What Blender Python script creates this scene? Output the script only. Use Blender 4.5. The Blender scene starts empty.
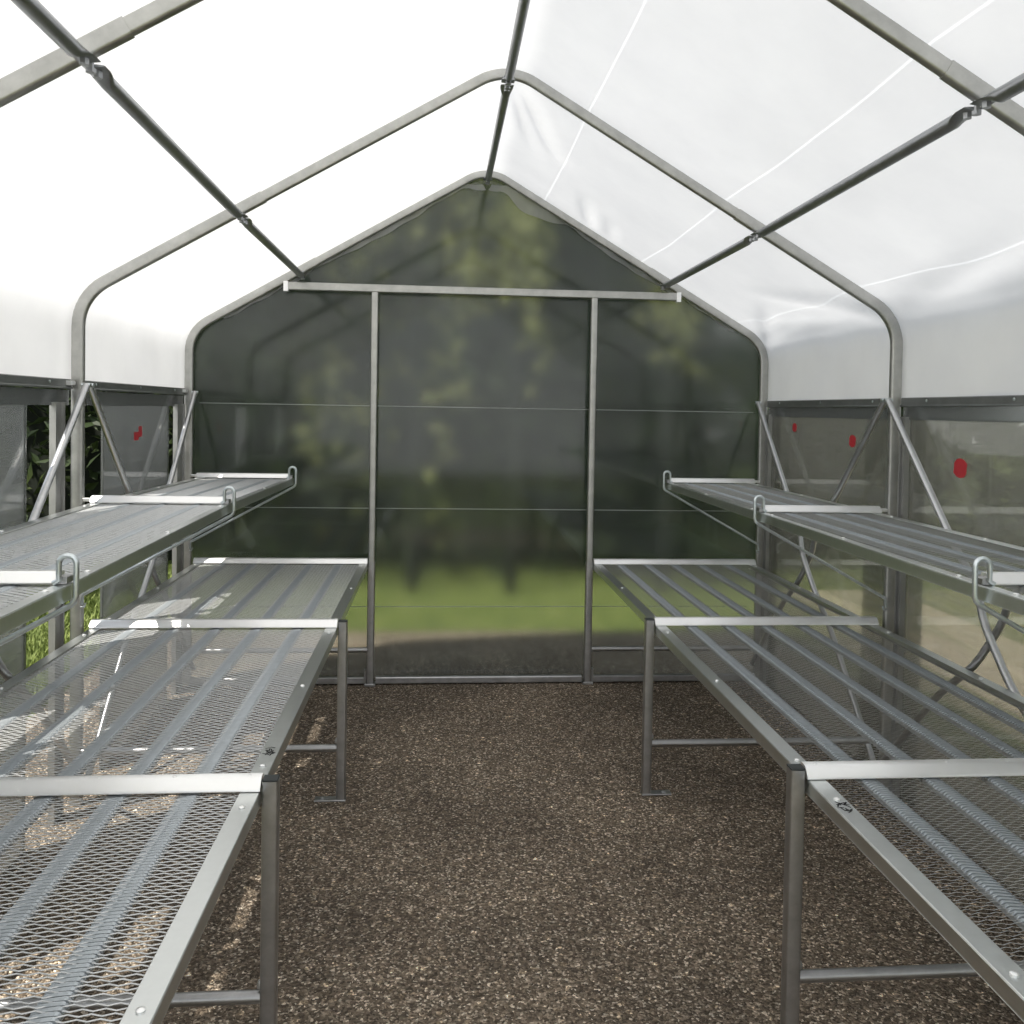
import bpy, math, random
from mathutils import Vector, Matrix
random.seed(7)
S = bpy.context.scene
COL = S.collection

# ---------------------------------------------------------------- dimensions (metres)
Y1, Y2, Y3 = 2.134, 3.70, 5.276         # the hoops seen: near, middle, end wall
Y0 = Y1 - 1.567                          # nearer end of the first bench bay (behind the frame)
HW = 1.672                               # hoop post centre line
APEX, SLOPE = 2.995, 0.585               # virtual apex and roof slope
ZB, ZS = 0.711, 1.188                     # bench and shelf heights
BX, SX = 0.632, 1.071                     # bench leg line, shelf front line
BACK = 1.618                             # back edge of benches and shelves
ZWALL = 1.688                            # top of side panels

DZ = {('bench',-1):(-.004,-.004,-.002,-.001), ('bench',1):(.001,.001,.002,0), ('shelf',-1):(0,0,.018,0), ('shelf',1):(0,0,.002,0)}   # small settling of each side at the hoops
# ---------------------------------------------------------------- helpers
class MB:
    def __init__(s): s.v = []; s.f = []; s.sm = []
    def add(s, vs, fs, smooth=False):
        b = len(s.v); s.v += [tuple(p) for p in vs]
        s.f += [[i + b for i in f] for f in fs]; s.sm += [smooth] * len(fs)
    def box(s, x0, x1, y0, y1, z0, z1):
        if x0 > x1: x0, x1 = x1, x0
        vs = [(x0,y0,z0),(x1,y0,z0),(x1,y1,z0),(x0,y1,z0),(x0,y0,z1),(x1,y0,z1),(x1,y1,z1),(x0,y1,z1)]
        s.add(vs, [(0,3,2,1),(4,5,6,7),(0,1,5,4),(1,2,6,5),(2,3,7,6),(3,0,4,7)])
    def bbox(s, x0, x1, y0, y1, z0, z1, b=0.003):
        """box with bevelled long edges (octagonal section along its longest axis)"""
        if x0 > x1: x0, x1 = x1, x0
        d = [x1-x0, y1-y0, z1-z0]; ax = d.index(max(d)); lo = (x0,y0,z0); hi = (x1,y1,z1)
        u, w = [(1,2),(0,2),(0,1)][ax]
        ring = [(lo[u]+b,lo[w]),(hi[u]-b,lo[w]),(hi[u],lo[w]+b),(hi[u],hi[w]-b),(hi[u]-b,hi[w]),(lo[u]+b,hi[w]),(lo[u],hi[w]-b),(lo[u],lo[w]+b)]
        vs = []
        for e in (lo[ax], hi[ax]):
            for (p, q) in ring:
                c = [0,0,0]; c[ax] = e; c[u] = p; c[w] = q; vs.append(tuple(c))
        fs = [(i, (i+1)%8, 8+(i+1)%8, 8+i) for i in range(8)] + [tuple(range(7,-1,-1)), tuple(range(8,16))]
        s.add(vs, fs)
    def sweep(s, pts, prof, up=(0,0,1), closed=True, cap=True, scales=None, smooth=True):
        """sweep a closed 2-D profile (list of (a,b)) along pts; a along 'side', b along 'up'"""
        P = [Vector(p) for p in pts]; n = len(prof); rings = []
        up = Vector(up)
        for i, p in enumerate(P):
            t = (P[min(i+1,len(P)-1)] - P[max(i-1,0)]).normalized()
            side = t.cross(up)
            if side.length < 1e-4: side = t.cross(Vector((1,0,0)))
            side.normalize(); u2 = side.cross(t).normalized()
            k = scales[i] if scales else (1,1)
            rings.append([p + side*(a*k[0]) + u2*(b*k[1]) for a, b in prof])
        vs = [q for r in rings for q in r]; fs = []
        for i in range(len(P)-1):
            for j in range(n):
                fs.append((i*n+j, i*n+(j+1)%n, (i+1)*n+(j+1)%n, (i+1)*n+j))
        if cap:
            fs.append(tuple(range(n-1,-1,-1))); fs.append(tuple(range((len(P)-1)*n, len(P)*n)))
        s.add(vs, fs, smooth)
    def tube(s, pts, r, n=12, up=(0,0,1), scales=None):
        s.sweep(pts, [(r*math.cos(2*math.pi*i/n), r*math.sin(2*math.pi*i/n)) for i in range(n)], up, scales=scales)
    def screw(s, x, y, z, r=0.006, h=0.004, axis='z', sgn=1):
        n = 10; vs = []
        for k, (rr, hh) in enumerate(((r,0),(r,h*.6),(r*.55,h))):
            for i in range(n):
                a = 2*math.pi*i/n; p, q, w = rr*math.cos(a), rr*math.sin(a), hh*sgn
                vs.append((x+p,y+q,z+w) if axis=='z' else ((x+w,y+p,z+q) if axis=='x' else (x+p,y+w,z+q)))
        fs = [(k*n+i, k*n+(i+1)%n, (k+1)*n+(i+1)%n, (k+1)*n+i) for k in (0,1) for i in range(n)] + [tuple(range(2*n,3*n))]
        s.add(vs, fs, True)
    def build(s, name, mat, parent=None):
        me = bpy.data.meshes.new(name); me.from_pydata(s.v, [], s.f)
        me.polygons.foreach_set('use_smooth', s.sm); me.update()
        if any(s.sm):
            try: me.set_sharp_from_angle(angle=math.radians(40))
            except Exception: pass
        me.materials.append(mat)
        o = bpy.data.objects.new(name, me); COL.objects.link(o)
        if parent: o.parent = parent
        return o
def rsq(w, h, b):
    """rounded square profile"""
    out = []
    for cx, cy, a0 in ((w/2-b,h/2-b,0),(-w/2+b,h/2-b,90),(-w/2+b,-h/2+b,180),(w/2-b,-h/2+b,270)):
        for k in (0,30,60,90):
            a = math.radians(a0+k); out.append((cx+b*math.cos(a), cy+b*math.sin(a)))
    return out
def tag(o, label=None, cat=None, group=None, kind=None):
    if label: o['label'] = label
    if cat: o['category'] = cat
    if group: o['group'] = group
    if kind: o['kind'] = kind
    return o
def empty(name, loc=(0,0,0), label=None, cat=None, group=None):
    o = bpy.data.objects.new(name, None); COL.objects.link(o); o.location = loc
    o.empty_display_size = .1
    return tag(o, label, cat, group)
def copy_thing(root, loc, mirror=False):
    c = root.copy(); COL.objects.link(c); c.location = loc
    if mirror: c.rotation_euler = (0,0,math.pi)
    for ch in list(root.children):
        d = ch.copy(); COL.objects.link(d); d.parent = c
        for g in list(ch.children):
            e = g.copy(); COL.objects.link(e); e.parent = d
    return c

# ---------------------------------------------------------------- materials
def newmat(name):
    m = bpy.data.materials.new(name); m.use_nodes = True; nt = m.node_tree
    for n in list(nt.nodes): nt.nodes.remove(n)
    out = nt.nodes.new('ShaderNodeOutputMaterial')
    return m, nt, out
def N(nt, typ, **kw):
    n = nt.nodes.new(typ)
    for k, v in kw.items():
        if k in n.inputs: n.inputs[k].default_value = v
        else: setattr(n, k, v)
    return n
def ramp(nt, stops):
    r = nt.nodes.new('ShaderNodeValToRGB'); e = r.color_ramp.elements
    e[0].position, e[0].color = stops[0][0], (*stops[0][1], 1)
    e[1].position, e[1].color = stops[-1][0], (*stops[-1][1], 1)
    for p, c in stops[1:-1]:
        x = e.new(p); x.color = (*c, 1)
    return r
def metal(name, col, rough, var=.25, scale=25, metallic=1.0, bump=.05):
    m, nt, out = newmat(name)
    b = N(nt, 'ShaderNodeBsdfPrincipled', Metallic=metallic)
    tc = N(nt, 'ShaderNodeTexCoord'); nz = N(nt, 'ShaderNodeTexNoise', Scale=scale, Detail=5.0, Roughness=.65)
    nt.links.new(tc.outputs['Object'], nz.inputs['Vector'])
    lo = tuple(c*(1-var) for c in col); hi = tuple(min(1,c*(1+var)) for c in col)
    r = ramp(nt, [(.3, lo), (.7, hi)]); nt.links.new(nz.outputs['Fac'], r.inputs[0]); nt.links.new(r.outputs[0], b.inputs['Base Color'])
    mr = N(nt, 'ShaderNodeMapRange'); mr.inputs[3].default_value = rough-.07; mr.inputs[4].default_value = rough+.1
    nt.links.new(nz.outputs['Fac'], mr.inputs[0]); nt.links.new(mr.outputs[0], b.inputs['Roughness'])
    bp = N(nt, 'ShaderNodeBump', Strength=bump, Distance=.002); nt.links.new(nz.outputs['Fac'], bp.inputs['Height']); nt.links.new(bp.outputs[0], b.inputs['Normal'])
    nt.links.new(b.outputs[0], out.inputs[0]); return m
def plain(name, col, rough=.6, spec=.4):
    m, nt, out = newmat(name)
    b = N(nt, 'ShaderNodeBsdfPrincipled', Roughness=rough)
    b.inputs['Base Color'].default_value = (*col, 1); b.inputs['Specular IOR Level'].default_value = spec
    nt.links.new(b.outputs[0], out.inputs[0]); return m

M = {}
M['hoop'] = metal('galvanised_hoop', (.46,.46,.44), .42, .15, 14)
M['pipe'] = metal('dull_pipe', (.36,.37,.38), .40, .12, 20, bump=.01)
M['leg'] = metal('leg_steel', (.46,.46,.465), .38, .15, 18, bump=.01)
M['rim'] = metal('galvanised_rim', (.66,.68,.67), .31, .04, 30, bump=0)
M['mesh'] = metal('expanded_steel', (.56,.57,.575), .40, .10, 60, metallic=.55, bump=.01)
M['rib'] = metal('rib_steel', (.42,.455,.48), .42, .10, 40, metallic=.5, bump=.01)
M['rail'] = metal('aluminium_rail', (.93,.93,.92), .32, .03, 12, metallic=.8)
M['rod'] = metal('zinc_rod', (.66,.71,.73), .32, .12, 30)
M['brace'] = metal('brace_tube', (.52,.525,.53), .36, .10, 20, bump=.01)
M['channel'] = metal('aluminium_channel', (.42,.42,.41), .5, .12, 10)
M['eave'] = metal('dull_eave', (.26,.27,.265), .5, .15, 10)
M['ink'] = plain('black_marker', (.012,.012,.014), .5)
M['red'] = plain('red_sticker', (.50,.035,.045), .5)
M['white'] = plain('white_paint', (.82,.82,.80), .5)
M['weld'] = plain('pale_weld', (.42,.45,.42), .5)
M['dark'] = plain('dark_rubber', (.03,.035,.035), .6)

def noisy(name, stops, scale, rough=.8, translucent=0):
    m, nt, out = newmat(name)
    tc = N(nt, 'ShaderNodeTexCoord'); nz = N(nt, 'ShaderNodeTexNoise', Scale=scale, Detail=5.0)
    nt.links.new(tc.outputs['Object'], nz.inputs['Vector']); r = ramp(nt, stops); nt.links.new(nz.outputs['Fac'], r.inputs[0])
    b = N(nt, 'ShaderNodeBsdfPrincipled', Roughness=rough); b.inputs['Specular IOR Level'].default_value = .3
    nt.links.new(r.outputs[0], b.inputs['Base Color'])
    if translucent:
        t = N(nt, 'ShaderNodeBsdfTranslucent'); nt.links.new(r.outputs[0], t.inputs[0]); mx = N(nt, 'ShaderNodeMixShader', Fac=translucent)
        nt.links.new(b.outputs[0], mx.inputs[1]); nt.links.new(t.outputs[0], mx.inputs[2]); nt.links.new(mx.outputs[0], out.inputs[0])
    else: nt.links.new(b.outputs[0], out.inputs[0])
    return m
def fabric():
    m, nt, out = newmat('white_poly_fabric')
    tc = N(nt, 'ShaderNodeTexCoord')
    nz = N(nt, 'ShaderNodeTexNoise', Scale=3.0, Detail=6.0, Roughness=.6); nt.links.new(tc.outputs['Object'], nz.inputs['Vector'])
    r = ramp(nt, [(.3,(.80,.805,.82)),(.7,(.86,.865,.875))]); nt.links.new(nz.outputs['Fac'], r.inputs[0])
    d = N(nt, 'ShaderNodeBsdfDiffuse'); t = N(nt, 'ShaderNodeBsdfTranslucent'); mx = N(nt, 'ShaderNodeMixShader', Fac=.48)
    nt.links.new(r.outputs[0], d.inputs[0]); nt.links.new(r.outputs[0], t.inputs[0])
    bp = N(nt, 'ShaderNodeBump', Strength=.25, Distance=.01); n2 = N(nt, 'ShaderNodeTexNoise', Scale=9.0, Detail=4.0)
    nt.links.new(tc.outputs['Object'], n2.inputs['Vector']); nt.links.new(n2.outputs['Fac'], bp.inputs['Height']); nt.links.new(bp.outputs[0], d.inputs['Normal'])
    nt.links.new(d.outputs[0], mx.inputs[1]); nt.links.new(t.outputs[0], mx.inputs[2])
    # thin weld lines running parallel to the ridge let more light through
    sp = N(nt, 'ShaderNodeSeparateXYZ'); nt.links.new(tc.outputs['Object'], sp.inputs[0]); acc = None
    for x0 in (.34, .925, 1.515):
        a = N(nt, 'ShaderNodeMath', operation='SUBTRACT'); a.inputs[1].default_value = x0; nt.links.new(sp.outputs[0], a.inputs[0])
        b = N(nt, 'ShaderNodeMath', operation='ABSOLUTE'); nt.links.new(a.outputs[0], b.inputs[0])
        c = N(nt, 'ShaderNodeMath', operation='LESS_THAN'); c.inputs[1].default_value = .0032; nt.links.new(b.outputs[0], c.inputs[0])
        if acc is None: acc = c
        else:
            d2 = N(nt, 'ShaderNodeMath', operation='ADD'); nt.links.new(acc.outputs[0], d2.inputs[0]); nt.links.new(c.outputs[0], d2.inputs[1]); acc = d2
    fm = N(nt, 'ShaderNodeMapRange'); fm.inputs[3].default_value = .48; fm.inputs[4].default_value = .64
    nt.links.new(acc.outputs[0], fm.inputs[0]); nt.links.new(fm.outputs[0], mx.inputs[0])
    g = N(nt, 'ShaderNodeBsdfGlossy', Roughness=.35); m2 = N(nt, 'ShaderNodeMixShader', Fac=.04)
    nt.links.new(mx.outputs[0], m2.inputs[1]); nt.links.new(g.outputs[0], m2.inputs[2])
    nt.links.new(m2.outputs[0], out.inputs[0]); return m
M['fabric'] = fabric()
M['seam'] = noisy('seam_tape', [(.3,(.93,.93,.93)),(.7,(.95,.95,.95))], 4, .6, .75)

def sheet(name, tint, haze_col, rough, f_clear, f_haze, f_gloss, gloss_rough, streak=0, ior=1.22):
    """cloudy plastic sheet: blurred see-through + clear see-through + milky haze + surface gloss"""
    m, nt, out = newmat(name)
    tc = N(nt, 'ShaderNodeTexCoord')
    rf = N(nt, 'ShaderNodeBsdfRefraction', Roughness=rough, IOR=ior); rf.inputs[0].default_value = (*tint,1)
    tr = N(nt, 'ShaderNodeBsdfTransparent'); tr.inputs[0].default_value = (*tint,1)
    a = N(nt, 'ShaderNodeMixShader', Fac=f_clear); nt.links.new(rf.outputs[0], a.inputs[1]); nt.links.new(tr.outputs[0], a.inputs[2])
    hd = N(nt, 'ShaderNodeBsdfDiffuse'); ht = N(nt, 'ShaderNodeBsdfTranslucent'); hm = N(nt, 'ShaderNodeMixShader', Fac=.5)
    hd.inputs[0].default_value = (*haze_col,1); ht.inputs[0].default_value = (*haze_col,1)
    nt.links.new(hd.outputs[0], hm.inputs[1]); nt.links.new(ht.outputs[0], hm.inputs[2])
    b = N(nt, 'ShaderNodeMixShader', Fac=f_haze); nt.links.new(a.outputs[0], b.inputs[1]); nt.links.new(hm.outputs[0], b.inputs[2])
    mp = N(nt, 'ShaderNodeMapping'); mp.inputs['Scale'].default_value = (1,1,.06) if streak else (1,1,.5)
    nt.links.new(tc.outputs['Object'], mp.inputs[0])
    nz = N(nt, 'ShaderNodeTexNoise', Scale=45.0 if streak else 4.0, Detail=4.0); nt.links.new(mp.outputs[0], nz.inputs['Vector'])
    mr = N(nt, 'ShaderNodeMapRange'); mr.inputs[1].default_value = .3; mr.inputs[2].default_value = .7
    mr.inputs[3].default_value = f_haze*.72; mr.inputs[4].default_value = f_haze*1.28
    nt.links.new(nz.outputs['Fac'], mr.inputs[0]); nt.links.new(mr.outputs[0], b.inputs[0])
    g = N(nt, 'ShaderNodeBsdfGlossy', Roughness=gloss_rough)
    lw = N(nt, 'ShaderNodeFresnel', IOR=1.45); sc = N(nt, 'ShaderNodeMath', operation='MULTIPLY'); sc.inputs[1].default_value = f_gloss
    nt.links.new(lw.outputs[0], sc.inputs[0])
    c = N(nt, 'ShaderNodeMixShader'); nt.links.new(sc.outputs[0], c.inputs[0]); nt.links.new(b.outputs[0], c.inputs[1]); nt.links.new(g.outputs[0], c.inputs[2])
    nt.links.new(c.outputs[0], out.inputs[0]); return m
M['end_sheet'] = sheet('smoky_end_sheet', (.86,.88,.86), (.58,.66,.65), .27, .03, .075, 1.0, .06)
M['panel'] = sheet('clear_panel', (.90,.91,.90), (.62,.65,.66), .10, .45, .26, .65, .03, 0, 1.10)
M['twinwall'] = sheet('ribbed_panel', (.88,.89,.86), (.74,.73,.66), .10, .62, .23, .6, .03, 1, 1.08)
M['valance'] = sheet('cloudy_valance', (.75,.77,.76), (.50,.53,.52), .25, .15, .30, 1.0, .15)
M['flap'] = sheet('clear_flap', (.9,.9,.9), (.75,.76,.75), .15, .4, .45, 1.0, .2)

def gravel():
    m, nt, out = newmat('brown_gravel')
    tc = N(nt, 'ShaderNodeTexCoord')
    b = N(nt, 'ShaderNodeBsdfPrincipled', Roughness=.85); b.inputs['Specular IOR Level'].default_value = .25
    vo = N(nt, 'ShaderNodeTexVoronoi', Scale=155.0); vo.inputs['Randomness'].default_value = 1
    v2 = N(nt, 'ShaderNodeTexVoronoi', Scale=68.0)
    dn = N(nt, 'ShaderNodeTexNoise', Scale=60.0, Detail=3.0); mv = N(nt, 'ShaderNodeMix', data_type='VECTOR'); mv.inputs[0].default_value = .012
    nt.links.new(tc.outputs['Object'], dn.inputs['Vector'])
    nt.links.new(tc.outputs['Object'], mv.inputs[4]); nt.links.new(dn.outputs['Color'], mv.inputs[5])
    for q in (vo, v2): nt.links.new(mv.outputs[1], q.inputs['Vector'])
    s1 = N(nt, 'ShaderNodeSeparateColor'); nt.links.new(vo.outputs['Color'], s1.inputs[0])
    r1 = ramp(nt, [(0,(.085,.069,.053)),(.42,(.185,.153,.120)),(.74,(.29,.245,.195)),(.9,(.50,.43,.35)),(1,(1.0,.92,.8))])
    nt.links.new(s1.outputs[0], r1.inputs[0])
    s2 = N(nt, 'ShaderNodeSeparateColor'); nt.links.new(v2.outputs['Color'], s2.inputs[0])
    r2 = ramp(nt, [(0,(.75,.74,.72)),(.8,(1.05,1.0,.95)),(.96,(1.1,1.05,1.0)),(1,(2.1,2.0,1.8))]); nt.links.new(s2.outputs[0], r2.inputs[0])
    big = N(nt, 'ShaderNodeTexNoise', Scale=1.6, Detail=4.0); nt.links.new(tc.outputs['Object'], big.inputs['Vector'])
    r3 = ramp(nt, [(.35,(.78,.77,.76)),(.65,(1.15,1.13,1.1))]); nt.links.new(big.outputs['Fac'], r3.inputs[0])
    m1 = N(nt, 'ShaderNodeMix', data_type='RGBA', blend_type='MULTIPLY'); m1.inputs[0].default_value = 1
    m2 = N(nt, 'ShaderNodeMix', data_type='RGBA', blend_type='MULTIPLY'); m2.inputs[0].default_value = 1
    nt.links.new(r1.outputs[0], m1.inputs[6]); nt.links.new(r2.outputs[0], m1.inputs[7])
    nt.links.new(m1.outputs[2], m2.inputs[6]); nt.links.new(r3.outputs[0], m2.inputs[7]); nt.links.new(m2.outputs[2], b.inputs['Base Color'])
    bp = N(nt, 'ShaderNodeBump', Strength=.9, Distance=.008); bp.invert = True
    ad = N(nt, 'ShaderNodeMath', operation='ADD'); nt.links.new(vo.outputs['Distance'], ad.inputs[0]); nt.links.new(v2.outputs['Distance'], ad.inputs[1])
    nt.links.new(ad.outputs[0], bp.inputs['Height']); nt.links.new(bp.outputs[0], b.inputs['Normal'])
    nt.links.new(b.outputs[0], out.inputs[0]); return m
M['gravel'] = gravel()
M['lawn'] = noisy('lawn', [(.3,(.075,.10,.026)),(.5,(.12,.15,.038)),(.7,(.17,.19,.06))], 5)
M['grass'] = noisy('grass_blades', [(.3,(.10,.15,.03)),(.7,(.30,.36,.11))], 9, .6, .25)
M['leaf'] = noisy('leaves', [(.3,(.018,.032,.012)),(.55,(.035,.055,.018)),(.75,(.085,.11,.03))], 1.3, .5, .15)
M['pale_leaf'] = noisy('pale_leaves', [(.3,(.20,.22,.07)),(.7,(.42,.43,.20))], 2.0, .5, .4)
M['sand'] = noisy('beige_gravel', [(.3,(.44,.36,.27)),(.7,(.62,.53,.41))], 40, .9)
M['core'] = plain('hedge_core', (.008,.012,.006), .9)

# ---------------------------------------------------------------- hoop profile
def lift(y): return .018*max(0.0, min(1.3, (Y2-y)/1.567))     # the frame rises a little toward the entrance
def zroof(x): return APEX - SLOPE*abs(x)
def profile(off=0.0, z0=0.0, n_arc=8):
    """polyline of the hoop centre line, from left foot over the ridge to right foot, offset outward by off"""
    th = math.atan(SLOPE); zc = zroof(HW)
    R = .205; T = R*math.tan((math.pi/2-th)/2)
    half = [(HW, z0), (HW, zc-T)]
    cx, cz = HW-R, zc-T
    for k in range(1, n_arc+1):
        a = (math.pi/2-th)*k/n_arc; half.append((cx+R*math.cos(a), cz+R*math.sin(a)))
    R2 = .22; T2 = R2*math.tan(th)*1.0
    xs = R2*math.sin(th); zt = zroof(xs); c2 = zt - R2*math.cos(th)
    xe = half[-1][0]
    for k in range(1, 6): 
        x = xe + (xs-xe)*k/6; half.append((x, zroof(x)))
    for k in range(0, 7):
        a = th*(1-k/6); half.append((R2*math.sin(a), c2+R2*math.cos(a)))
    full = [(-x, z) for x, z in half] + [(x, z) for x, z in half[::-1][1:]]
    if off:
        out = []
        for i, (x, z) in enumerate(full):
            a = full[max(i-1,0)]; b = full[min(i+1,len(full)-1)]
            tx, tz = b[0]-a[0], b[1]-a[1]; l = math.hypot(tx,tz); out.append((x - tz/l*off, z + tx/l*off))
        full = out
    return full
RIDGE_Z = max(z for _, z in profile())

# ---------------------------------------------------------------- setting
fl = MB(); fl.box(-2.3, 2.3, -1.4, 6.5, -.10, 0); tag(fl.build('floor', M['gravel']), 'brown fine gravel floor of the greenhouse', 'floor', kind='structure')
lw = MB(); lw.box(-30, 30, -12, 40, -.30, -.012); tag(lw.build('ground', M['lawn']), 'green lawn outside the greenhouse', 'lawn', kind='structure')

def fabric_cover():
    base = profile(.034, ZWALL-.02, 8)
    # resample the section finely
    pts = []
    for (a, b) in zip(base[:-1], base[1:]):
        d = math.hypot(b[0]-a[0], b[1]-a[1]); k = max(1, int(d/.035))
        for i in range(k): pts.append((a[0]+(b[0]-a[0])*i/k, a[1]+(b[1]-a[1])*i/k))
    pts.append(base[-1])
    nrm = []
    for i in range(len(pts)):
        a = pts[max(i-1,0)]; b = pts[min(i+1,len(pts)-1)]; tx, tz = b[0]-a[0], b[1]-a[1]; l = math.hypot(tx,tz); nrm.append((-tz/l, tx/l))
    ya, yb = -1.0, Y3+.06; ny = 170
    hoops = [Y1-2*1.567, Y0, Y1, Y2, Y3]
    # creases: (x0,y0,x1,y1,width,amp) on the fabric plan
    cre = [(.06,3.8,.33,4.5,.035,.020),(.02,3.8,.20,4.55,.03,.014),(.60,5.25,.50,4.75,.03,.018),(.72,5.25,.66,4.85,.03,.012),
           (1.66,3.75,1.35,4.6,.05,.012),(1.66,3.7,1.58,4.4,.04,.010),(1.66,3.6,1.5,2.6,.05,.012),(1.67,5.2,1.45,4.6,.05,.015),(1.67,5.25,1.62,4.8,.03,.012),
           (-1.67,5.2,-1.5,4.7,.05,.014),(-1.67,3.6,-1.5,3.0,.05,.012)]
    vs = []; m = len(pts)
    for j in range(ny+1):
        y = ya + (yb-ya)*j/ny
        h0 = max([h for h in hoops if h <= y+1e-6] or [hoops[0]]); t = min(1, max(0, (y-h0)/1.567)); sag = math.sin(math.pi*t)
        for i, (x, z) in enumerate(pts):
            o = -.016*sag*(1 if z > 2.0 else .4)
            o += .004*sag*math.sin(x*7+y*3.1)*math.sin(y*5.3-x*2)
            if z < 2.10: o += .010*sag*math.sin(y*9+z*7)*math.sin(z*6+y*2.2) 
            for (x0,y0,x1,y1,w,amp) in cre:
                dx, dy = x1-x0, y1-y0; L2 = dx*dx+dy*dy; u = ((x-x0)*dx+(y-y0)*dy)/L2
                if -.1 < u < 1.15 and (x0 > 0) == (x > 0):
                    dist = abs((x-x0)*dy-(y-y0)*dx)/math.sqrt(L2)
                    if dist < w*3: o -= 1.7*amp*math.exp(-(dist/w)**2)*max(0, min(1, (1.1-u)*1.6))*min(1,(u+.1)*8)*sag**.3
            n = nrm[i]; vs.append((x+n[0]*o, y, z+n[1]*o+lift(y)*(1 if z > 1.9 else max(0,(z-ZWALL)/.22))))
    fs = [(j*m+i, j*m+i+1, (j+1)*m+i+1, (j+1)*m+i) for j in range(ny) for i in range(m-1)]
    mb = MB(); mb.add(vs, fs, True); c = mb.build('ceiling', M['fabric'])
    tag(c, 'white translucent fabric roof cover stretched over the hoops', 'roof cover', kind='structure')
    return c
cover = fabric_cover()
# clear edge flap along the end-wall gable
for sg in (-1, 1):
    mb = MB(); th = math.atan(SLOPE); vs = []; n = 60
    for k in range(n+1):
        x = .03 + (1.50-.03)*k/n; w = .018+.022*abs(math.sin(k*.11+sg))*(1 if k < 45 else .5)+.004*math.sin(k*.9)
        if sg > 0 and 3 < k < 18: w += .05*math.sin((k-3)/15*math.pi)
        y = Y3+.012+.008*math.sin(k*.8)
        for q in (0, 1): vs.append((sg*(x-math.sin(th)*(.01+w*q)), y, zroof(max(x,.14))-math.cos(th)*(.01+w*q)))
    mb.add(vs, [(2*k,2*k+1,2*k+3,2*k+2) for k in range(n)], True); mb.build('edge_flap', M['flap'], cover)

# end wall sheet: slab with the hoop's outline
prof = profile(.018, -.0)
mb = MB(); n = len(prof); ya, yb = Y3+.030, Y3+.034
mb.add([(x,ya,z) for x,z in prof]+[(x,yb,z) for x,z in prof], [tuple(range(n-1,-1,-1)), tuple(range(n,2*n))] + [(i,(i+1)%n,n+(i+1)%n,n+i) for i in range(n)])
wall = tag(mb.build('wall_back', M['end_sheet']), 'smoky green-grey plastic end wall with blurred trees and grass behind', 'end wall', kind='structure')
for z in (1.61, 1.015, .44):
    mb = MB(); mb.box(-1.62,1.62,Y3+.0275,Y3+.030,z-.0016,z+.0016); mb.build('sheet_seam', M['weld'], wall)

# ---------------------------------------------------------------- hoops
LB = {'near':'near hoop frame cropped by the photo top, closest to the camera', 'mid':'middle hoop frame of square tube, fully visible over the benches', 'far':'rear hoop frame edging the dark end wall'}
def hoop(y, key):
    root = empty('hoop_frame', (0,y,lift(y)), LB[key], 'hoop frame', 'greenhouse hoop frames')
    full = profile(0, 0.0); jx = .965
    for sg in (-1, 1):
        seg = [p for p in full if p[0]*sg > 0 and abs(p[0]) > jx+.01]; e = (sg*jx, zroof(jx))
        path = [(x,0,z) for x,z in (seg+[e] if sg < 0 else [e]+seg)]
        path = [(x,q,(z if z > .01 else -lift(y))) for x,q,z in path]
        mb = MB(); mb.sweep(path, rsq(.047,.030,.008), up=(0,1,0)); mb.build('side_tube', M['hoop'], root)
    mid = [(-jx-.06, zroof(jx+.06))]+[p for p in full if abs(p[0]) < jx]+[(jx+.06, zroof(jx+.06))]
    mb = MB(); mb.sweep([(x,0,z) for x,z in mid], rsq(.042,.026,.008), up=(0,1,0)); mb.build('ridge_tube', M['hoop'], root)
    for x in (-1.046, 0, 1.046):
        mb = MB(); zz = (zroof(x) if x else RIDGE_Z)-.033
        mb.tube([(x,.0,zz-.022),(x,.0,zz+.024)], .007, 8, up=(0,1,0)); mb.tube([(x,0,zz-.026),(x,0,zz-.017)], .012, 6, up=(0,1,0)); mb.build('bolt', M['pipe'], root)
    return root
hoop(Y1,'near'); hoop(Y2,'mid'); hoop(Y3,'far')

# ---------------------------------------------------------------- purlins (pipes with flattened ends)
def purlin(x, ya, yb, label):
    z = (zroof(x) if x else RIDGE_Z)-.034; L = yb-ya
    root = empty('purlin_pipe', (x,ya,z+lift(ya)), label, 'purlin', 'purlin pipes'); root.rotation_euler = (math.atan2(lift(yb)-lift(ya), L),0,0)
    r = .0185; ks = [(0,.028),(.035,.030),(.05,.22),(.085,1),(L/2,1),(L-.085,1),(L-.05,.22),(L-.035,.03),(L,.028)]
    sc = []
    for y, k in ks:
        flat = 1-max(0,min(1,(k-.03)/.97)); sc.append((1+.45*flat, .16+.84*(1-flat)))
    mb = MB(); mb.tube([(0,y,dz) for (y,k),dz in zip(ks,[-.004,-.004,-.006,-.010,-.010,-.010,-.006,-.004,-.004])], r, 14, scales=sc)
    o = mb.build('pipe', M['pipe'], root); tag(o)
    for y in (.028, L-.028):
        mb = MB(); mb.tube([(0,y,-.022),(0,y,-.004)], .011, 6, up=(0,1,0)); mb.build('end_bolt', M['pipe'], root)
G = .012
for x, nm in ((-1.046,'left'),(0,'ridge'),(1.046,'right')):
    if x: purlin(x, Y0+G, Y1-G, f'near {nm} purlin pipe running out over the camera')
    purlin(x, Y1+G, Y2-G, f'{nm} purlin pipe between near and middle hoops')
    purlin(x, Y2+G, Y3-G, f'{nm} purlin pipe between middle hoop and end wall')

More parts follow.
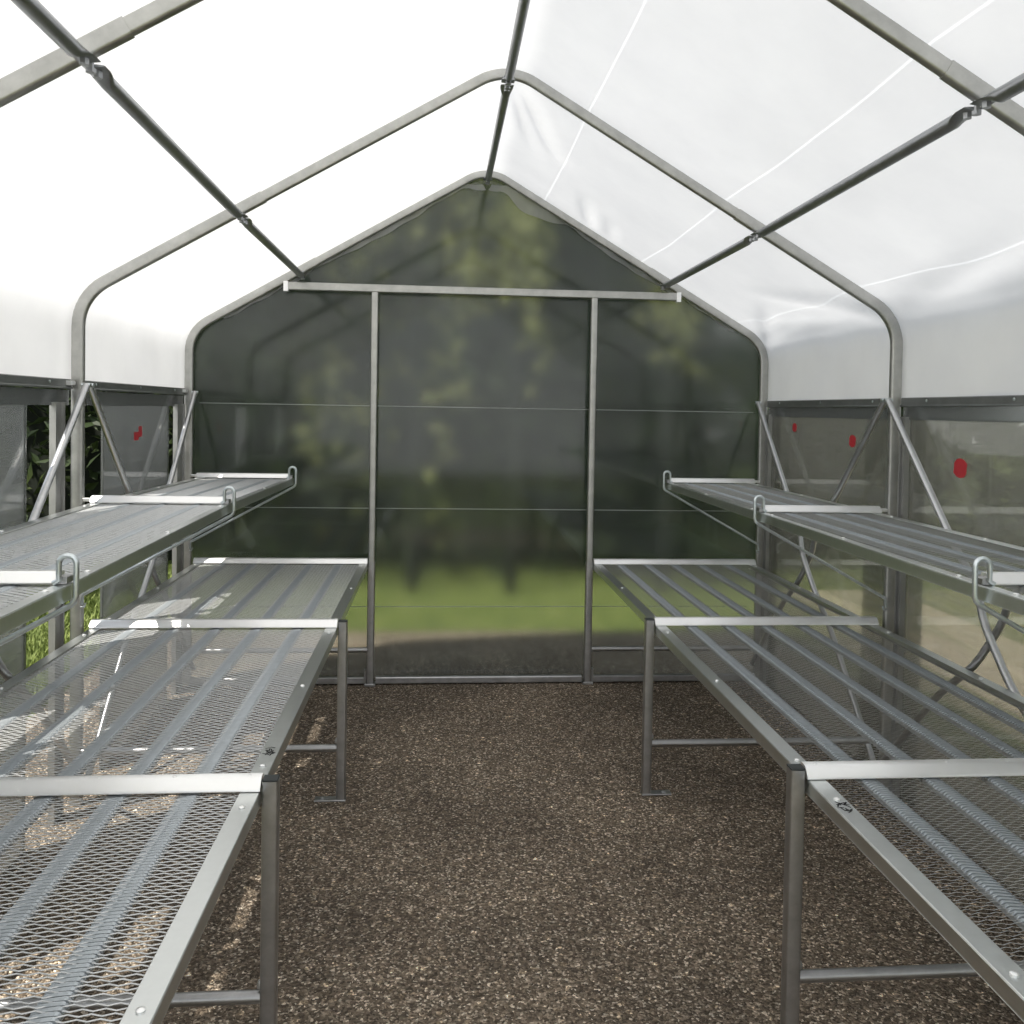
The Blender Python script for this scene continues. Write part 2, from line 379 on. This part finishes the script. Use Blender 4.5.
# ---------------------------------------------------------------- expanded-metal panels
LWD, SWD = .0335, .0116
def expanded(w, l, z=0.0, sw=.0022, th=.0007):
    """flat diamond mesh: zigzag strands along x, from x=0..w, y=0..l"""
    vs = []; fs = []
    nx = int(round(w/(LWD/2))); dx = w/nx; ny = int(round(l/(SWD/2))); dy = l/ny
    for r in range(ny//2+1):
        y0 = r*2*dy
        base = len(vs)
        for i in range(nx+1):
            x = i*dx; up = ((i + r) % 2)
            # strand r zigzags between neighbours, touching them at the knuckles
            yy = y0 + (dy if up else -dy)*.48
            yy = max(0.0, min(l, yy)); tilt = .0004
            for (a, b) in ((-sw/2, tilt),(sw/2, -tilt),(sw/2, -tilt-th),(-sw/2, tilt-th)): vs.append((x, yy+a, z+b))
        for i in range(nx):
            p, q = base+i*4, base+(i+1)*4
            for k in range(4): fs.append((p+k, q+k, q+(k+1)%4, p+(k+1)%4))
    return vs, fs
def rib_mesh(l, w=.048):
    """formed stiffening rib: shallow channel whose bent strands rise to a toothed edge on the aisle side"""
    mb = MB()
    mb.box(-w/2+.003,w/2-.003,0,l,-.016,-.005)
    n = int(l/SWD)
    for k in range(n):
        y = (k+.5)*l/n; a, c = y-.0042, y+.0042
        pr = [(-w/2,-.004),(-w/2+.004,.0012),(-w/2+.009,.0022),(0,.0012),(w/2-.006,-.0016),(w/2,-.004)]
        vs = [(x,a+.001*(i%2),z) for i,(x,z) in enumerate(pr)]+[(x,c-.0015*(i==1),z-.0012) for i,(x,z) in enumerate(pr)]
        m = len(pr); mb.add(vs, [(i,i+1,m+i+1,m+i) for i in range(m-1)] + [tuple(range(m-1,-1,-1)), tuple(range(m,2*m))])
    return mb
def make_tray(name, w, l, nrib, rimw, label, cat, group):
    """w across (x from aisle edge 0 to wall edge w), l along y; local origin at aisle-side near corner, top at z=0"""
    root = empty(name, (0,0,0), label, cat, group)
    mb = MB(); mb.add(*expanded(w-.02, l)); mb.v = [(x+.01,y,z-.005) for x,y,z in mb.v]; mb.build('mesh_panel', M['mesh'], root)
    def rim(x0, x1, lip_x):
        b = MB(); b.bbox(x0, x1, 0, l, -.0035, 0, .0012); b.bbox(lip_x, lip_x+.003, 0, l, -.036, -.003, .001)
        b.bbox(lip_x, lip_x+(.012 if lip_x < w/2 else -.012), 0, l, -.0375, -.035, .0008); return b.build('rim', M['rim'], root)
    front = rim(0, rimw, 0); rear = rim(w-.042, w, w-.003)
    for k in range(nrib):
        x = w*(k+1)/(nrib+1); o = rib_mesh(l).build('rib', M['rib'], root); o.location = (x,0,-.004)
    for x, ys in ((rimw*.5,(.10,l*.5,l-.13)),(w-.02,(.12,l*.5,l-.14))):
        for y in ys:
            b = MB(); b.screw(x,y,0,.0075,.0045); b.build('screw', M['rail'], front if x < w/2 else rear)
    return root
L1, L2 = Y2-Y1, Y3-Y2
WB = BACK-(BX+.022); WS = BACK-(SX+.012)
def bay_name(k): return ('nearest the camera','in the middle bay','against the end wall')[k]
def bay(k): return ((Y0,Y1),(Y1,Y2),(Y2,Y3))[k]
GAP = .006
SIDES = ((-1,'left'),(1,'right'))
def smudge(root, y, w0, seed):
    rnd = random.Random(seed); b = MB()
    for k in range(18):
        x = .012+rnd.random()*.022; yy = y+rnd.random()*.05; a = rnd.random()*3
        c, s = math.cos(a)*.007, math.sin(a)*.007
        b.add([(x-c-s*.25,yy-s+c*.25,.0004),(x+c-s*.25,yy+s+c*.25,.0004),(x+c+s*.25,yy+s-c*.25,.0004),(x-c+s*.25,yy-s-c*.25,.0004)], [(0,3,2,1)])
    o = b.build('ink_mark', M['ink'], root); o['label'] = 'black handwritten pen marks'
trays = {}
for kind, w, nrib, z, x0 in (('bench',WB,5,ZB,BX+.022),('shelf',WS,3,ZS,SX+.012)):
    nm = 'mesh_bench' if kind == 'bench' else 'mesh_shelf'
    proto = None
    for k in range(3):
        ya, yb = bay(k); L = yb-ya-GAP
        for sg, sn in SIDES:
            what = 'silver wire mesh bench top' if kind == 'bench' else 'raised wire mesh shelf'
            lab = f'{what} on the {sn} side, {bay_name(k)}'
            if proto is None:
                proto = make_tray(nm, w, L1-GAP, nrib, .045 if kind == 'bench' else .03, lab, 'bench' if kind == 'bench' else 'shelf', 'mesh bench tops along both walls' if kind == 'bench' else 'mesh shelves above the benches')
                o = proto
            else:
                o = copy_thing(proto, (0,0,0)); o['label'] = lab
            za, zb = z+DZ[(kind,sg)][k], z+DZ[(kind,sg)][k+1]
            if sg > 0: o.location = (x0, ya+GAP/2, za); o.rotation_euler = (math.atan2(zb-za, L),0,0)
            else: o.location = (-x0, yb-GAP/2, zb); o.rotation_euler = (math.atan2(za-zb, L),0,math.pi)
            trays[(kind,k,sg)] = o
            o.scale = (1, L/(L1-GAP), 1)
smudge(trays[('bench',1,-1)], L1-.26, 0, 3)    # left, middle bay, by the near rail
smudge(trays[('bench',0,1)], L1-.20, 0, 5)     # right, nearest bay

# ---------------------------------------------------------------- bench supports
def rail_profile(b, x0, x1, z, h, hw):
    """aluminium bar with a sloping face toward the aisle entrance"""
    if x0 > x1: x0, x1 = x1, x0
    pr = [(-hw,0),(-hw,h*.12),(-hw*.92,h*.22),(-hw*.25,h*.90),(-hw*.05,h),(hw*.85,h),(hw,h*.85),(hw,0)]
    n = len(pr); vs = [(x, y, z+q) for x in (x0,x1) for y, q in pr]
    b.add(vs, [(i, n+i, n+(i+1)%n, (i+1)%n) for i in range(n)] + [tuple(range(n)), tuple(range(2*n-1,n-1,-1))])
def support(y, sg, label, leg=True, node=1):
    ZB = globals()['ZB'] + DZ[('bench',sg)][node]
    root = empty('bench_support' if leg else 'bench_rail', (sg*BX,y,0), label, 'bench support', 'bench supports')
    X = lambda d: sg*d
    b = MB(); rail_profile(b, X(.021), X(BACK-BX), ZB+.0015, .028, .023)
    for q in (.05,.22,.39,.55,.72,.9): b.screw(X(q), .004, ZB+.0285, .005, .003)
    b.build('top_rail', M['rail'], root)
    b = MB(); b.tube([(X(.017),0,.213),(X(HW-BX-.022),0,.213)], .015, 14); b.build('lower_rail', M['leg'], root)
    if leg:
        b = MB(); b.sweep([(0,0,.006),(0,0,ZB+.022)], rsq(.037,.037,.006), up=(0,1,0)); b.build('leg', M['leg'], root)
        b = MB(); b.bbox(X(-.02), X(.105), -.022, .022, 0, .006, .002); b.screw(X(.075),0,.006,.009,.006); b.build('foot_plate', M['leg'], root)
        b = MB(); b.bbox(-.0175,.0175,-.0175,.0175,ZB+.022,ZB+.026,.002); b.build('end_cap', M['dark'], root)
        b = MB(); b.screw(X(.02),-.004,.235,.007,.02); b.build('clamp_screw', M['leg'], root)
    return root
for sg, sn in SIDES:
    support(Y1, sg, f'{sn} bench support nearest the camera, leg cut off by the photo bottom')
    support(Y2, sg, f'{sn} bench support with leg and foot plate midway down the aisle', node=2)
    support(Y3-.075, sg, f'{sn} bench rails fixed to the end wall beside the door post', leg=False, node=3)

# ---------------------------------------------------------------- shelf brackets
def bracket(y, sg, label, node=1):
    ZS = globals()['ZS'] + DZ[('shelf',sg)][node]
    root = empty('shelf_bracket', (sg*HW,y,ZS), label, 'shelf bracket', 'shelf brackets')
    X = lambda x: sg*(x-HW)
    b = MB(); rail_profile(b, X(SX+.035), X(BACK), .0015, .026, .021)
    b.bbox(X(BACK), X(HW-.024), -.012, .012, .004, .018, .002)
    b.build('cross_rail', M['rail'], root)
    r = .0065; xo, xi = SX-.008, SX+.030; rad = (xi-xo)/2; xm = (xo+xi)/2
    pts = [(X(xi+.012),-.024,.004),(X(xi),-.024,.012),(X(xi),-.024,.048)]
    for k in range(1,8):
        a = math.pi*k/8; pts.append((X(xm+rad*math.cos(a)),-.024,.048+rad*math.sin(a)))
    pts += [(X(xo),-.024,.048),(X(xo),-.024,-.025),(X(xo+.004),-.024,-.038),(X(xo+.014),-.024,-.047),(X(HW-.03),-.022,-.362),(X(HW-.026),-.022,-.40)]
    b = MB(); b.tube(pts, r, 10, up=(0,1,0)); b.build('hook_rod', M['rod'], root)
    b = MB(); b.bbox(X(SX+.014), X(SX+.036), -.020, .016, .0015, .018, .002); b.build('clip', M['leg'], root)
    b = MB(); b.tube([(X(HW-.0225),-.022,-.41),(X(HW-.035),-.022,-.41),(X(HW-.04),-.022,-.395)], .004, 8, up=(0,1,0)); b.build('eye_bolt', M['rod'], root)
for sg, sn in SIDES:
    bracket(Y1, sg, f'{sn} shelf bracket with looped hook closest to the camera')
    bracket(Y2, sg, f'{sn} shelf bracket with looped hook on the middle hoop', 2)
    bracket(Y3-.03, sg, f'{sn} shelf bracket with looped hook at the end wall', 3)

# ---------------------------------------------------------------- crossed wall braces
def brace(sg, ya, yb, lane, label):
    """tube from high on the hoop at ya to low on the hoop at yb, with the offset bend where it passes its partner"""
    zt, zb_ = 1.668, .10; d = 1 if yb > ya else -1
    x = HW-.036; mids = []
    root = empty('cross_brace', (sg*x, ya, zt), label, 'brace', 'crossed wall braces')
    pts = []; n = 40
    y0, y1 = ya+d*.016, yb-d*.016
    for i in range(n+1):
        t = i/n; g = math.exp(-((t-.5)/.07)**2)
        k = math.exp(-((t-.42)/.05)**2)*.030 - math.exp(-((t-.60)/.07)**2)*.048
        pts.append((sg*(-.0205*g*lane - .002), (y0+(y1-y0)*t+d*k)-ya, (zb_-zt)*t))
    sc = []
    for i in range(n+1):
        e = min(i, n-i); sc.append((1.3,.25) if e == 0 else (1.05,.8) if e == 1 else (1,1))
    b = MB(); b.tube(pts, .0135, 12, up=(1,0,0), scales=[(1,1)]*(n+1)); b.build('tube', M['brace'], root)
    for (y, z) in ((pts[0][1], pts[0][2]), (pts[-1][1], pts[-1][2])):
        b = MB(); b.tube([(sg*-.018,y,z),(sg*.016,y,z)], .009, 8, up=(0,1,0)); b.build('bolt', M['rod'], root)
for sg, sn in SIDES:
    brace(sg, Y2, Y1, 1, f'{sn} brace falling from the middle hoop toward the camera')
    brace(sg, Y1, Y2, -1, f'{sn} brace rising from the middle hoop foot toward the camera')
    brace(sg, Y3, Y2, 1, f'{sn} brace falling from the end-wall corner to the middle hoop foot')
    brace(sg, Y2, Y3, -1, f'{sn} brace falling from the middle hoop to the end-wall foot')

# ---------------------------------------------------------------- side panels
PX = HW+.030
def side_panel(sg, sn, k):
    ya, yb = bay(k); a, b_ = ya+.027, yb-.027
    if k == 0: a = -.9
    root = empty('side_panel', (sg*PX, (a+b_)/2, 0), f'{"clear plastic" if sg < 0 else "ribbed cloudy plastic"} side wall panel on the {sn}, {bay_name(k)}', 'wall panel', 'plastic side wall panels')
    C = (a+b_)/2
    def bx(name, mat, x0, x1, y0, y1, z0, z1):
        m = MB(); m.box(sg*(x0-PX), sg*(x1-PX), y0-C, y1-C, z0, z1); return m.build(name, mat, root)
    ztop = 1.592
    if sg < 0:
        g0, g1 = ((ya+.34), (yb-.385)) if k == 1 else ((ya+.35), (yb-.285))
        if k == 0: g0, g1 = -.3, yb-.385
        bx('plastic_sheet', M['panel'], PX, PX+.004, g0, g1, .0, ztop)
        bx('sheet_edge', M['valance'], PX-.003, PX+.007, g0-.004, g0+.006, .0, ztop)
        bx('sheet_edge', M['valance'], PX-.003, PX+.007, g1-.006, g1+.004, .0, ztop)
        c0, c1 = yb-.185 if k < 2 else yb-.19, yb-.10 if k < 2 else yb-.05
    else:
        bx('plastic_sheet', M['twinwall'], PX, PX+.006, a, b_, .0, ztop)
        for q0, q1 in ((a, a+.30), (b_-.16, b_)):
            bx('overlap_strip', M['twinwall'], PX+.008, PX+.012, q0, q1, .0, ztop)
        c0, c1 = yb-.075, yb-.028
    m = MB()
    for (x0,x1,y0,y1) in ((PX-.012,PX+.002,c0,c1),(PX-.022,PX-.012,c0,c0+.012),(PX-.022,PX-.012,c1-.012,c1)):
        m.box(sg*(x0-PX), sg*(x1-PX), y0-C, y1-C, .0, 1.60)
    m.build('edge_channel', M['channel'], root)
    bx('valance', M['valance'], PX-.006, PX-.003, a, b_, 1.588, 1.648)
    return root, C
panels = {}
for k in range(3):
    for sg, sn in SIDES: panels[(k,sg)] = side_panel(sg, sn, k)
def sticker(k, sg, y, z, s=.06):
    root, C = panels[(k,sg)]
    m = MB(); o = -.001
    if sg > 0:
        ring = [(y-C+s*.55*math.cos(a*.5236)*(1+.12*(a%3)), z+s*.5*math.sin(a*.5236)) for a in range(12)]
        m.add([(o,p,q) for p,q in ring]+[(o+.0008,p,q) for p,q in ring], [tuple(range(12)), tuple(range(23,11,-1))]+[(a,12+a,12+(a+1)%12,(a+1)%12) for a in range(12)])
    else:
        m.box(-o, -o-.0008, y-C-s*.1, y-C+s*.7, z-s*.35, z+s*.5); m.box(-o, -o-.0008, y-C-s*1.2, y-C-s*.1, z-s*.6, z+s*.05)
    q = m.build('red_sticker', M['red'], root); q['label'] = 'small red sticker on the plastic'
sticker(2,-1,4.52,1.46); sticker(1,1,3.25,1.41,.075); sticker(2,1,4.15,1.48,.06); sticker(2,1,4.86,1.53,.05)
def eave(sg, sn, k):
    ya, yb = bay(k); a, b_ = ya+.027, yb-.027
    if k == 0: a = -.9
    root = empty('eave_rail', (sg*PX, (a+b_)/2, 1.672 if sg < 0 else 1.662), f'dark grey eave rail under the white cover on the {sn}, {bay_name(k)}', 'eave rail', 'eave rails')
    C = (a+b_)/2; h = (b_-a)/2; m = MB()
    m.bbox(sg*-.016, sg*.004, -h, h, -.014, .018, .003); m.bbox(sg*-.022, sg*-.012, -h, h, -.020, -.012, .002)
    m.build('rail', M['eave'], root)
    for q in (-h+.2, 0, h-.2):
        m = MB(); m.screw(sg*-.016, q, .004, .006, .003, 'x', -sg); m.build('screw', M['rod'], root)
    if k: 
        m = MB(); y = h-.03 if sg < 0 else -h+.05
        m.bbox(sg*-.034, sg*-.012, y-.022, y+.022, -.006, .012, .003); m.build('end_clip', M['rail'], root)
for k in range(3):
    for sg, sn in SIDES: eave(sg, sn, k)

# ---------------------------------------------------------------- end-wall framing
r = empty('header_rail', (0,Y3,2.28), 'horizontal header rail across the end wall above the door posts', 'rail')
b = MB(); b.bbox(-1.125,1.125,-.050,-.022,-.022,.022,.004); b.build('rail', M['hoop'], r)
for s in (-1,1):
    b = MB(); b.bbox(s*1.118, s*1.145, -.052,-.020,-.030,.026,.003); b.build('end_bracket', M['rail'], r)
for sg, sn in SIDES:
    r = empty('door_post', (sg*BX,Y3-.04,0), f'vertical door post on the {sn} of the end wall opening', 'door post', 'door posts')
    b = MB(); b.sweep([(0,0,ZB+.0),(0,0,2.257)], rsq(.036,.036,.006), up=(0,1,0)); b.build('upper_tube', M['hoop'], r)
    b = MB(); b.sweep([(0,0,.0),(0,0,ZB+.006)], rsq(.042,.042,.007), up=(0,1,0)); b.build('lower_tube', M['leg'], r)
    b = MB(); b.bbox(-.03,.03,-.03,.03,0,.012,.002); b.bbox(sg*.022,sg*.034,-.02,.02,.012,.09,.002); b.build('foot_bracket', M['leg'], r)
for x0, x1, lab in ((-HW+.024,-BX-.036,'bottom rail of the end wall left of the door'),(-BX+.032,BX-.032,'door sill rail at the foot of the end wall between door posts'),(BX+.036,HW-.024,'bottom rail of the end wall right of the door')):
    b = MB(); b.bbox(x0,x1,Y3-.045,Y3-.01,.006,.045,.005); b.bbox(x0,x1,Y3-.01,Y3+.028,.0,.02,.003); tag(b.build('bottom_rail', M['leg']), lab, 'rail', 'end wall bottom rails')

# ---------------------------------------------------------------- outside
def hedge(name, x0, x1, y0, y1, h, n, seed, label, size=.11, face=None):
    rnd = random.Random(seed); mb = MB(); vs = []; fs = []
    nx, ny_, nz = 3, 3, 3
    for i in range(n):
        # points concentrated in a shell around the hedge volume
        u, v, w = rnd.random(), rnd.random(), rnd.random()**.9
        side = rnd.random()
        if side < .30: u = rnd.random()*.12
        elif side < .50: u = 1-rnd.random()*.12
        elif side < .66: v = rnd.random()*.1
        elif side < .74: v = 1-rnd.random()*.1
        else: w = 1-rnd.random()*.1
        x = x0+(x1-x0)*u; y = y0+(y1-y0)*v
        top = h*(1+.10*math.sin(x*1.7+y*1.1)+.07*math.sin(x*3.9-y*2.3+1))
        z = top*w
        bul = .25*math.sin(y*2.1+z*1.7)+.18*math.sin(y*4.7-z*3.1)+.2*math.sin(x*2.3+z*2.2)
        if u < .15: x += bul-.1
        elif u > .85: x -= bul-.1
        if v < .15: y += bul-.1
        s = size*(.6+.8*rnd.random())
        d = Vector((rnd.gauss(0,1),rnd.gauss(0,1),rnd.gauss(0,.7))).normalized(); e = d.cross(Vector((rnd.gauss(0,1),rnd.gauss(0,1),rnd.gauss(0,1)))).normalized()
        c = Vector((x,y,z)); n_ = d.cross(e)*s*.12
        b = len(vs); vs += [c-d*s, c+e*s*.38+n_, c+d*s, c-e*s*.38+n_]; fs += [(b,b+1,b+2),(b,b+2,b+3)]
    mb.add(vs, fs)
    root = empty(name, ((x0+x1)/2,(y0+y1)/2,0), label, 'hedge')
    o = mb.build('foliage', M['leaf'], root); o.location = (-(x0+x1)/2, -(y0+y1)/2, 0)
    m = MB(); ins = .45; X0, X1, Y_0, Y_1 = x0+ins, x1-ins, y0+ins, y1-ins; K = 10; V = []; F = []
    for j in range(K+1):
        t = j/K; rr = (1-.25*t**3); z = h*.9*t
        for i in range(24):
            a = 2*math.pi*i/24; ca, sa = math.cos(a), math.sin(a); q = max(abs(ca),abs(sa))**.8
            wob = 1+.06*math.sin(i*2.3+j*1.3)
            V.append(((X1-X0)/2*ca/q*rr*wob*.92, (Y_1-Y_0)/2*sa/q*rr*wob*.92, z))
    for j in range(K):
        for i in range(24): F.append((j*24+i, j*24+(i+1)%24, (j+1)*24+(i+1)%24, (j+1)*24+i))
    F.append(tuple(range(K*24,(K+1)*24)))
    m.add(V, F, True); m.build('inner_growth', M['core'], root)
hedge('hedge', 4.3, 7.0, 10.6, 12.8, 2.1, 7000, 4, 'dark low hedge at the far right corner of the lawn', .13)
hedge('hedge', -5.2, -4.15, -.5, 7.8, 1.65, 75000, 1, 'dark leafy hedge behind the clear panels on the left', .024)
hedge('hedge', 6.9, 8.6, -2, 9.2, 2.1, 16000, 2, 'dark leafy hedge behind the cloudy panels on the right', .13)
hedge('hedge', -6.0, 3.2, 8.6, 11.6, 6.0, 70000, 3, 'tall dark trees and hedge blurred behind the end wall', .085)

pa = MB(); pa.box(2.9, 3.9, -4, 8, -.06, -.004); tag(pa.build('path', M['sand']), 'beige gravel path outside the right wall', 'path', kind='structure')
def pale_tree(x, y, parts, seed, label):
    rnd = random.Random(seed); root = empty('pale_tree', (x,y,0), label, 'tree', 'pale trees behind the end wall'); b = MB()
    ztop = max(p[2] for p in parts)
    b.tube([(0,0,-.05),(.04,.02,1.2),(-.03,0,2.2),(.02,0,ztop)], .045, 8, up=(0,1,0), scales=[(1.2,1.2),(1,1),(.7,.7),(.25,.25)]); 
    for (cx,cy,cz,rx,rz,n) in parts: b.tube([(0,0,cz-.5),(cx*.6,cy*.6,cz-.2),(cx,cy,cz)], .016, 6, up=(0,1,0))
    b.build('trunk', M['core'], root); vs = []; fs = []
    for (cx,cy,cz,rx,rz,n) in parts:
        for i in range(n):
            c = Vector((cx+rnd.gauss(0,rx), cy+rnd.gauss(0,.2), cz+rnd.gauss(0,rz))); s = .06*(.6+.8*rnd.random())
            d = Vector((rnd.gauss(0,1),rnd.gauss(0,1),rnd.gauss(0,.6)-.4)).normalized(); e = d.cross(Vector((rnd.gauss(0,1),rnd.gauss(0,1),rnd.gauss(0,1)))).normalized()
            k = len(vs); vs += [c-d*s, c+e*s*.45, c+d*s, c-e*s*.45]; fs += [(k,k+1,k+2,k+3)]
    m = MB(); m.add(vs, fs); m.build('foliage', M['pale_leaf'], root)
pale_tree(.38, 7.9, [(0,0,3.2,.10,.35,170),(.15,0,2.9,.08,.25,90),(-.35,.1,2.75,.12,.2,110),(.2,0,2.2,.06,.2,30)], 21, 'slim pale-leaved tree blurred behind the centre of the end wall')
pale_tree(-.48, 8.0, [(0,0,3.75,.16,.3,150),(.4,0,3.55,.14,.3,130),(-.5,.1,3.1,.12,.3,60),(.25,0,1.7,.12,.45,80),(-.6,0,1.5,.25,.4,60)], 22, 'pale-leaved tree blurred behind the upper left of the end wall')
pale_tree(1.75, 7.95, [(0,0,2.55,.12,.16,70),(.1,0,2.2,.08,.14,40)], 23, 'small pale-leaved sapling blurred behind the right of the end wall')
# grass blades in the strip outside the left wall
rnd = random.Random(11); vs = []; fs = []
for i in range(32000):
    x = -2.32-rnd.random()**.9*1.5; y = 2.0+rnd.random()*7.0
    hgt = .03+.07*rnd.random()+.03*(x < -3.2); a = rnd.random()*6.283; w = .004+.004*rnd.random(); ln = rnd.random()*.09
    dx, dy = math.cos(a), math.sin(a); b = len(vs)
    vs += [(x-dy*w,y+dx*w,-.012),(x+dy*w,y-dx*w,-.012),(x+dx*ln*.4+dy*w*.8,y+dy*ln*.4-dx*w*.8,hgt*.6),(x+dx*ln*.4-dy*w*.8,y+dy*ln*.4+dx*w*.8,hgt*.6),(x+dx*ln,y+dy*ln,hgt)]
    fs += [(b,b+1,b+2,b+3),(b+3,b+2,b+4)]
mb = MB(); mb.add(vs, fs); tag(mb.build('grass', M['grass']), 'bright sunlit grass seen through the gaps in the left panels', 'grass', kind='stuff')

# ---------------------------------------------------------------- light
sun = bpy.data.lights.new('sun', 'SUN'); sun.energy = 7.2; sun.angle = math.radians(.6); sun.color = (1,.95,.86)
so = bpy.data.objects.new('sun', sun); COL.objects.link(so)
el = math.radians(54); az = math.radians(37)
dirv = Vector((math.cos(el)*math.cos(az), math.cos(el)*math.sin(az), -math.sin(el)))   # travelling +x
so.rotation_euler = dirv.to_track_quat('-Z','Y').to_euler(); so.location = (-8,-3,12)
w = bpy.data.worlds.new('sky'); S.world = w; w.use_nodes = True; nt = w.node_tree
bg = nt.nodes['Background']; tc = nt.nodes.new('ShaderNodeTexCoord'); sx = nt.nodes.new('ShaderNodeSeparateXYZ'); rp = ramp(nt, [(0,(1.0,1.0,1.0)),(.25,(.86,.89,.93)),(1,(.54,.60,.69))])
nt.links.new(tc.outputs['Generated'], sx.inputs[0]); nt.links.new(sx.outputs[2], rp.inputs[0]); nt.links.new(rp.outputs[0], bg.inputs[0]); bg.inputs[1].default_value = 1.55

# ---------------------------------------------------------------- camera
f, px, py, yaw, pitch, roll = 905.65, 518.19, 433.38, .0859, -.0257, .0174
cam = bpy.data.cameras.new('camera'); co = bpy.data.objects.new('camera', cam); COL.objects.link(co)
cam.sensor_width = 36; cam.sensor_fit = 'HORIZONTAL'; cam.lens = f/1024*36
cam.shift_x = (512-px)/1024; cam.shift_y = -(512-py)/1024; cam.clip_start = .02; cam.clip_end = 200
cy, sy, cp, sp, cr, sr = math.cos(yaw), math.sin(yaw), math.cos(pitch), math.sin(pitch), math.cos(roll), math.sin(roll)
R0 = Vector((cy,-sy,0)); F0 = Vector((sy,cy,0)); U0 = Vector((0,0,1))
Fw = F0*cp + U0*sp; U1 = -F0*sp + U0*cp
Rt = R0*cr + U1*sr; Up = -R0*sr + U1*cr
mat = Matrix((Rt, Up, -Fw)).transposed().to_4x4(); mat.translation = (-.2506, 0, 1.6); co.matrix_world = mat
S.camera = co
S.view_settings.view_transform = 'Standard'; S.view_settings.look = 'None'; S.view_settings.exposure = -0.08; S.view_settings.gamma = 1
S.cycles.max_bounces = 12; S.cycles.transparent_max_bounces = 16; S.cycles.transmission_bounces = 8; S.cycles.diffuse_bounces = 5
S.cycles.caustics_refractive = False; S.cycles.caustics_reflective = False
S.cycles.sample_clamp_indirect = 4.0
